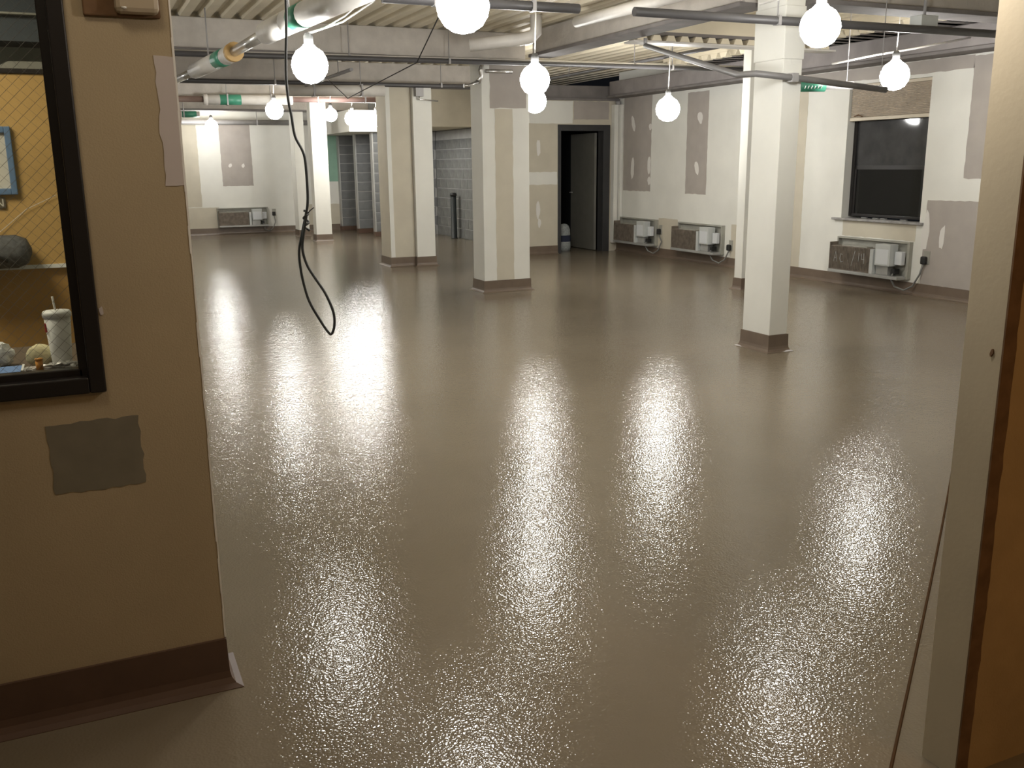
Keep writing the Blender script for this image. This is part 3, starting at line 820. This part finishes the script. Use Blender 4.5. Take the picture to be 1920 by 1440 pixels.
# ------------------------------------------------------------------ pipes
def pipe(name, pts, r, m, label, hang=True, n=12, cat='pipe', group='pipes under the deck'):
    t = thing(name, pts[0], label, cat, group)
    bm = BM(); tube(bm, pts, r, n); link('pipe_run', bm, m, t)
    if hang:
        a, b = Vector(pts[0]), Vector(pts[-1])
        L = (b - a).length
        for k in range(max(2, int(L / 2.4))):
            q = a.lerp(b, (k + 0.5) / max(2, int(L / 2.4)))
            if max((Vector(p) - q).length for p in pts) < 0.1: continue
            bm = BM(); tube(bm, [(q.x, q.y, q.z + r * 0.8), (q.x, q.y, DECK)], 0.006, 6)
            box(bm, q.x - 0.012, q.x + 0.012, q.y - r * 1.08, q.y + r * 1.08, q.z - r * 1.08, q.z + r * 1.08)
            link('hanger', bm, M['pipe_grey'], t)
    return t
pipe('sprinkler_pipe', [(-3.4, 10.06, 2.545), (8.2, 10.06, 2.625)], 0.027, M['pipe_dark'], 'long dark pipe crossing under the first beam above the centre column')
pipe('conduit', [(1.0, 10.12, 2.60), (8.0, 10.12, 2.655)], 0.020, M['insul'], 'thin pale conduit just above the long dark pipe')
pipe('sprinkler_pipe', [(-3.4, 13.42, 2.585), (4.15, 13.42, 2.61), (4.9, 13.42, 2.61), (6.2, 13.42, 2.625)], 0.030, M['pipe_dark'], 'dark pipe crossing in front of the two-part column head')
pipe('water_pipe', [(-3.4, 17.15, 2.61), (2.10, 17.15, 2.61)], 0.050, mat('rust_pipe', (0.15, 0.10, 0.08), 0.6), 'rusty brown pipe at the far left under the deck')
t = pipe('insulated_pipe', [(2.12, 17.15, 2.605), (3.6, 17.15, 2.62)], 0.085, M['insul'], 'white insulated pipe with green marker band at the far left')
bm = BM(); tube(bm, [(2.37, 17.15, 2.607), (2.72, 17.15, 2.611)], 0.088, 14); link('marker_band', bm, M['green_label'], t)
bm = BM(); tube(bm, [(2.10, 17.15, 2.605), (2.17, 17.15, 2.605)], 0.092, 14); link('end_cap', bm, M['insul'], t)
pipe('water_pipe', [(3.62, 17.15, 2.63), (5.35, 17.15, 2.65)], 0.045, M['pipe_red'], 'reddish pipe running to the two-part column over the bright lights')
pipe('heating_pipe', [(-3.4, 21.8, 2.43), (5.2, 21.8, 2.44)], 0.055, M['pipe_grey'], 'grey pipe along the top of the far back wall')
t = pipe('insulated_pipe', [(1.2, 20.55, 2.53), (2.42, 20.55, 2.535)], 0.060, M['insul'], 'short white insulated pipe with green marker near the back wall')
bm = BM(); tube(bm, [(2.08, 20.55, 2.533), (2.36, 20.55, 2.535)], 0.063, 14); link('marker_band', bm, M['green_label'], t)
pipe('sprinkler_pipe', [(1.76, 5.68, 2.462), (3.08, 5.68, 2.470)], 0.030, M['pipe_dark'], 'dark pipe at the top edge over the middle of the room')
pipe('sprinkler_pipe', [(3.50, 5.68, 2.475), (8.3, 5.68, 2.485)], 0.030, M['pipe_dark'], 'dark pipe passing above the nearest column towards the right wall')
# insulated line running diagonally over the left of the room
D = [Vector((1.139, 11.548, 2.45)), Vector((1.331, 8.90, 2.45)), Vector((1.384, 7.35, 2.45)), Vector((1.423, 6.75, 2.45)), Vector((1.560, 5.30, 2.45))]
t = thing('insulated_pipe', D[0], 'big white insulated pipe with green markers running diagonally at upper left', 'pipe', 'pipes under the deck')
def seg(nm, a, b, r, m): 
    bm = BM(); tube(bm, [a, b], r, 16); return link(nm, bm, m, t)
seg('bare_pipe', D[0], D[0].lerp(D[1], 0.45), 0.040, M['foil'])
seg('insulation', D[0].lerp(D[1], 0.42), D[0].lerp(D[1], 0.84), 0.075, M['insul'])
seg('marker_band', D[0].lerp(D[1], 0.84), D[0].lerp(D[1], 0.97), 0.077, M['green_label'])
seg('insulation', D[0].lerp(D[1], 0.97), D[1].lerp(D[2], 0.14), 0.075, M['insul'])
seg('tape_collar', D[1].lerp(D[2], 0.14), D[1].lerp(D[2], 0.20), 0.080, M['copper'])
seg('bare_pipe', D[1].lerp(D[2], 0.2), D[2], 0.042, M['foil'])
seg('insulation', D[2], D[3], 0.080, M['insul'])
seg('marker_band', D[3].lerp(D[4], 0.12), D[3].lerp(D[4], 0.26), 0.082, M['green_label'])
seg('insulation', D[3], D[4], 0.080, M['insul'])
for q in (0.3, 0.75):
    p = D[0].lerp(D[4], q)
    bm = BM(); tube(bm, [(p.x, p.y, 2.47), (p.x, p.y, DECK)], 0.007, 6); link('hanger', bm, M['pipe_grey'], t)
# diagonal conduit in front of the nearest column
t = pipe('conduit', [(5.13, 8.11, 2.59), (4.58, 5.95, 2.125), (4.62, 5.79, 2.122), (5.00, 5.79, 2.10), (5.90, 5.79, 2.035)], 0.024, M['pipe_mid'], 'grey conduit slanting down across the nearest column', hang=False)
bm = BM(); tube(bm, [(5.13, 8.11, 2.59), (5.13, 8.11, 2.66)], 0.02, 8); link('hanger', bm, M['pipe_grey'], t)
bm = BM(); box(bm, 4.94, 5.0, 5.765, 5.832, 2.07, 2.135, 0.004); link('clamp', bm, M['pipe_grey'], t)
bm = BM(); tube(bm, [(5.84, 5.79, 2.04), (5.84, 5.79, DECK)], 0.004, 6); link('hanger', bm, M['pipe_grey'], t)
# white elbow pipe at top centre
t = thing('insulated_pipe', (4.0, 9.1, 2.7), 'white elbow of insulated pipe at top centre', 'pipe', 'pipes under the deck')
bm = BM(); tube(bm, [(3.76, 9.24, 2.665), (4.23, 9.04, 2.717), (4.34, 9.0, 2.741), (4.386, 8.987, 2.79), (4.386, 8.987, DECK)], 0.062, 12); link('elbow', bm, M['insul'], t)
t = thing('insulated_pipe', (4.42, 7.2, 2.77), 'pale insulated pipe slanting up at top centre right of the elbow', 'pipe', 'pipes under the deck')
bm = BM(); tube(bm, [(4.40, 8.15, 2.775), (4.43, 6.3, 2.76)], 0.050, 12); link('insulation', bm, M['insul'], t)
bm = BM(); tube(bm, [(4.415, 7.2, 2.77), (4.415, 7.2, DECK)], 0.006, 6); link('hanger', bm, M['pipe_grey'], t)
# green-marked pipe behind the nearest column
t = thing('insulated_pipe', (6.4, 7.2, 2.22), 'pipe with green lettered marker just right of the nearest column', 'pipe', 'pipes under the deck')
bm = BM(); tube(bm, [(6.05, 7.36, 2.187), (6.76, 7.04, 2.182)], 0.036, 12); link('insulation', bm, M['pipe_grey'], t)
bm = BM(); tube(bm, [(6.30, 7.248, 2.185), (6.515, 7.151, 2.184)], 0.058, 14); link('marker_band', bm, M['green_label'], t)
bm = BM()
for k in range(6):
    q = Vector((6.30, 7.248, 2.185)).lerp(Vector((6.515, 7.151, 2.184)), 0.12 + k * 0.13) + Vector((-0.022, -0.054, -0.012))
    tube(bm, [q + Vector((0, 0, -0.02)), q + Vector((0.014, 0.0, 0.012))], 0.004, 4)
link('lettering', bm, M['white_paint'], t)
bm = BM(); tube(bm, [(6.7, 7.067, 2.182), (6.7, 7.067, DECK)], 0.006, 6); link('hanger', bm, M['pipe_grey'], t)
# junction box on the pipe right
t = thing('junction_box', (6.24, 5.78, 2.52), 'pale square electrical box under the deck above the right window', 'box')
bx('box_body', M['ctrl'], (6.15, 6.33, 5.725, 5.845, 2.49, 2.60), t, 0.005)
bm = BM(); tube(bm, [(6.24, 5.785, 2.60), (6.24, 5.785, DECK)], 0.012, 8); link('conduit_stub', bm, M['pipe_grey'], t)
pipe('air_duct', [(2.72, 13.15, 2.485), (4.05, 13.15, 2.505)], 0.075, M['insul'], 'pale round duct ending against the two-part column head', cat='duct')
t = thing('junction_box', (4.15, 13.4, 2.50), 'small grey electrical box on the head of the two-part column', 'box')
bx('box_body', M['pipe_grey'], (4.60, 4.72, 13.395, 13.478, 2.46, 2.58), t, 0.004)
bm = BM(); tube(bm, [(4.66, 13.43, 2.46), (4.66, 13.43, 2.42), (4.95, 13.43, 2.40)], 0.012, 8); link('conduit_stub', bm, M['foil'], t)
t = thing('foil_connector', (4.27, 10.2, 2.55), 'crumpled shiny foil connectors at the head of the striped centre column', 'connector')
bm = BM(); tube(bm, [(4.30, 10.19, 2.60), (4.27, 10.18, 2.52), (4.285, 10.19, 2.46), (4.24, 10.18, 2.40)], [0.018, 0.03, 0.02, 0.032], 8); link('foil_wrap', bm, M['foil'], t)
bm = BM(); tube(bm, [(4.24, 10.18, 2.40), (4.12, 10.17, 2.355), (4.06, 10.17, 2.35)], [0.02, 0.016, 0.024], 8); link('foil_elbow', bm, M['foil'], t)
bm = BM(); tube(bm, [(4.33, 10.18, 2.515), (4.66, 10.18, 2.52)], 0.022, 10); link('pipe_nipple', bm, M['foil'], t)
# more conduits and old hangers between the beams
for i, (x, y0, y1, z, r, k, lab) in enumerate(((2.9, 10.6, 12.9, 2.53, 0.02, 'pipe_grey', 'thin grey conduit running away between the far beams'),
                                     (6.72, 8.7, 14.0, 2.75, 0.022, 'pipe_dark', 'dark conduit running away beyond the nearest column'))):
    pipe('conduit', [(x, y0, z), (x, y1, z)], r, M[k], lab)

# ------------------------------------------------------------------ bulbs on their cables
def pend(loc, label, r=0.14, cable=None, m=None):
    x, y, z = loc
    t = thing('light_bulb', (x, y, z), label, 'light bulb', 'temporary bulbs hung under the deck')
    bm = BM(); lathe(bm, [(0, -r), (0.38 * r, -0.92 * r), (0.71 * r, -0.71 * r), (0.92 * r, -0.38 * r), (r, 0), (0.92 * r, 0.38 * r), (0.71 * r, 0.71 * r), (0.40 * r, 0.92 * r), (0.28 * r, 1.06 * r), (0, 1.06 * r)], (x, y, z), 20)
    link('globe', bm, m or M['bulb'], t)  # radius takes in camera bloom, except on the small jamb bulb
    bm = BM(); lathe(bm, [(0, r * 1.06), (0.032, r * 1.06), (0.034, r * 1.06 + 0.05), (0.022, r * 1.06 + 0.075), (0, r * 1.06 + 0.08)], (x, y, z), 12)
    link('socket', bm, M['socket'], t)
    top = z + r * 1.06 + 0.075
    bm = BM(); tube(bm, cable or [(x, y, top), (x + 0.01, y, (top + DECK) / 2), (x, y, DECK)], 0.006, 6)
    link('cord', bm, M['wire_white'], t)
    return t
def topz(z, r=0.14): return z + r * 1.06 + 0.075
BULB1 = pend((1.54, 6.69, 2.17), 'glowing bulb at upper left hung on two white cables near the slanting pipe', r=0.125, cable=[(1.54, 6.69, topz(2.17, 0.125)), (1.60, 6.50, 2.385), (1.66, 6.16, 2.42), (1.695, 5.81, 2.475), (1.71, 5.5, 2.60), (1.715, 5.35, DECK)])
bm = BM(); tube(bm, [(1.545, 6.68, 2.375), (1.70, 6.37, 2.415), (1.775, 5.92, 2.475), (1.81, 5.68, 2.54), (1.83, 5.45, 2.7), (1.84, 5.35, DECK)], 0.007, 6)
link('second_cord', bm, M['wire_white'], BULB1)
pend((1.925, 4.81, 2.30), 'largest glowing bulb, cut by the top edge of the picture')
pend((3.545, 7.29, 2.17), 'glowing bulb just left of the girder, upper of the pair beside the centre column', 0.125)
pend((5.31, 10.92, 2.25), 'glowing bulb behind the centre column, lower of the pair', 0.145)
pend((4.28, 4.77, 2.30), 'glowing bulb above and in front of the nearest column', 0.125)
pend((6.88, 6.66, 2.24), 'glowing bulb in front of the night window blind', 0.13)
pend((6.58, 9.87, 2.115), 'glowing bulb above the heating units on the right wall', 0.145)
pend((2.70, 21.05, 2.33), 'small glowing bulb at far left before the back wall', 0.13)
pend((2.95, 15.42, 2.35), 'glowing bulb at far left behind the hanging cable', 0.14)
pend((4.16, 16.70, 2.355), 'glowing bulb left end of the bright row at the block piers', 0.115)
pend((4.90, 18.03, 2.36), 'glowing bulb middle of the bright row at the block piers', 0.14)
pend((5.42, 18.20, 2.36), 'glowing bulb right end of the bright row, next to the two-part column', 0.14)
pend((-1.2, 9.0, 2.30), 'unseen bulb added to light the part of the room behind the office')  # this bulb and the next are out of view, added for fill light
pend((-1.0, 15.5, 2.30), 'unseen bulb added to light the far part of the room behind the office')
pend((1.54, 1.76, 2.07), 'small bulb hung in the opening beside the right jamb', 0.045, cable=[(1.54, 1.76, topz(2.07, 0.045)), (1.54, 1.76, 2.5), (1.54, 1.76, 2.72)], m=M['bulb_dim'])

# loose cables
def cable(name, pts, r, m, label, cat='cable', group=None):
    bm = BM(); tube(bm, pts, r, 8)
    return tag(link(name, bm, m, None), label, cat, group)
cable('white_cable', [(3.95, 4.95, 2.44), (4.12, 4.60, 2.49), (4.62, 4.50, 2.56), (5.3, 4.4, DECK)], 0.008, M['wire_white'], 'white cable looping over the bulb before the nearest column')
cable('white_cable', [(6.45, 7.00, 2.36), (7.0, 7.02, 2.46), (7.45, 7.0, 2.53), (8.17, 6.98, 2.66)], 0.009, M['wire_white'], 'white cable strung to the right wall over the window bulb')
cable('black_wire', [(3.18, 12.98, 2.66), (3.15, 11.75, 2.30), (3.25, 9.40, 2.50), (3.27, 8.6, DECK)], 0.006, M['wire_black'], 'thin dark wire sagging towards the bright row of bulbs')
cable('white_cable', [(2.25, 6.4, DECK), (2.24, 6.3, 2.75), (2.12, 6.28, 2.66), (1.95, 6.4, 2.60), (1.75, 6.6, 2.56)], 0.008, M['wire_white'], 'short white cable curling at the top edge over the left of the room')

# hanging black cable with knot and loop
cord = [(1.06, 5.01, DECK), (1.056, 5.012, 2.60), (1.052, 5.013, 2.309), (1.045, 5.016, 2.158), (1.035, 5.021, 2.030), (1.031, 5.023, 1.927), (1.035, 5.021, 1.822), (1.044, 5.017, 1.756), (1.055, 5.012, 1.650), (1.084, 4.999, 1.582), (1.096, 4.993, 1.528), (1.099, 4.992, 1.406), (1.096, 4.993, 1.310), (1.082, 4.999, 1.241), (1.059, 5.010, 1.144), (1.041, 5.018, 1.060), (1.042, 5.018, 0.975), (1.052, 5.013, 0.889), (1.075, 5.003, 0.788), (1.122, 4.981, 0.686), (1.158, 4.965, 0.621), (1.176, 4.957, 0.609), (1.192, 4.950, 0.656), (1.190, 4.950, 0.729), (1.156, 4.966, 0.830), (1.108, 4.988, 0.917), (1.073, 5.003, 0.989), (1.056, 5.003, 1.074), (1.070, 4.995, 1.172), (1.085, 4.990, 1.244)]
def smooth(p, n=4):
    out = []
    P = [Vector(q) for q in p]
    for i in range(len(P) - 1):
        a, b, c_, d_ = P[max(i - 1, 0)], P[i], P[i + 1], P[min(i + 2, len(P) - 1)]
        for k in range(n):
            t_ = k / n
            out.append(0.5 * ((2 * b) + (c_ - a) * t_ + (2 * a - 5 * b + 4 * c_ - d_) * t_ ** 2 + (3 * b - a - 3 * c_ + d_) * t_ ** 3))
    out.append(P[-1]); return out
t = thing('hanging_cable', (1.06, 5.01, 2.95), 'long black cable hanging from the ceiling, knotted with a loop at its end', 'cable')
bm = BM(); tube(bm, smooth(cord), 0.0072, 8); link('cable_run', bm, M['wire_black'], t)
bm = BM()
kp = [(1.085 + 0.013 * math.cos(a), 4.996 + 0.013 * math.sin(a), 1.19 + 0.008 * a) for a in [i * 0.6 for i in range(22)]]
kp = [(1.083 + 0.013 * math.cos(i * 0.7), 4.996 + 0.013 * math.sin(i * 0.7), 1.165 + i * 0.005) for i in range(22)]
tube(bm, kp, 0.006, 6); tube(bm, [(1.09, 4.99, 1.25), (1.105, 4.985, 1.27), (1.125, 4.98, 1.285)], 0.003, 5)
link('knot', bm, M['wire_black'], t)
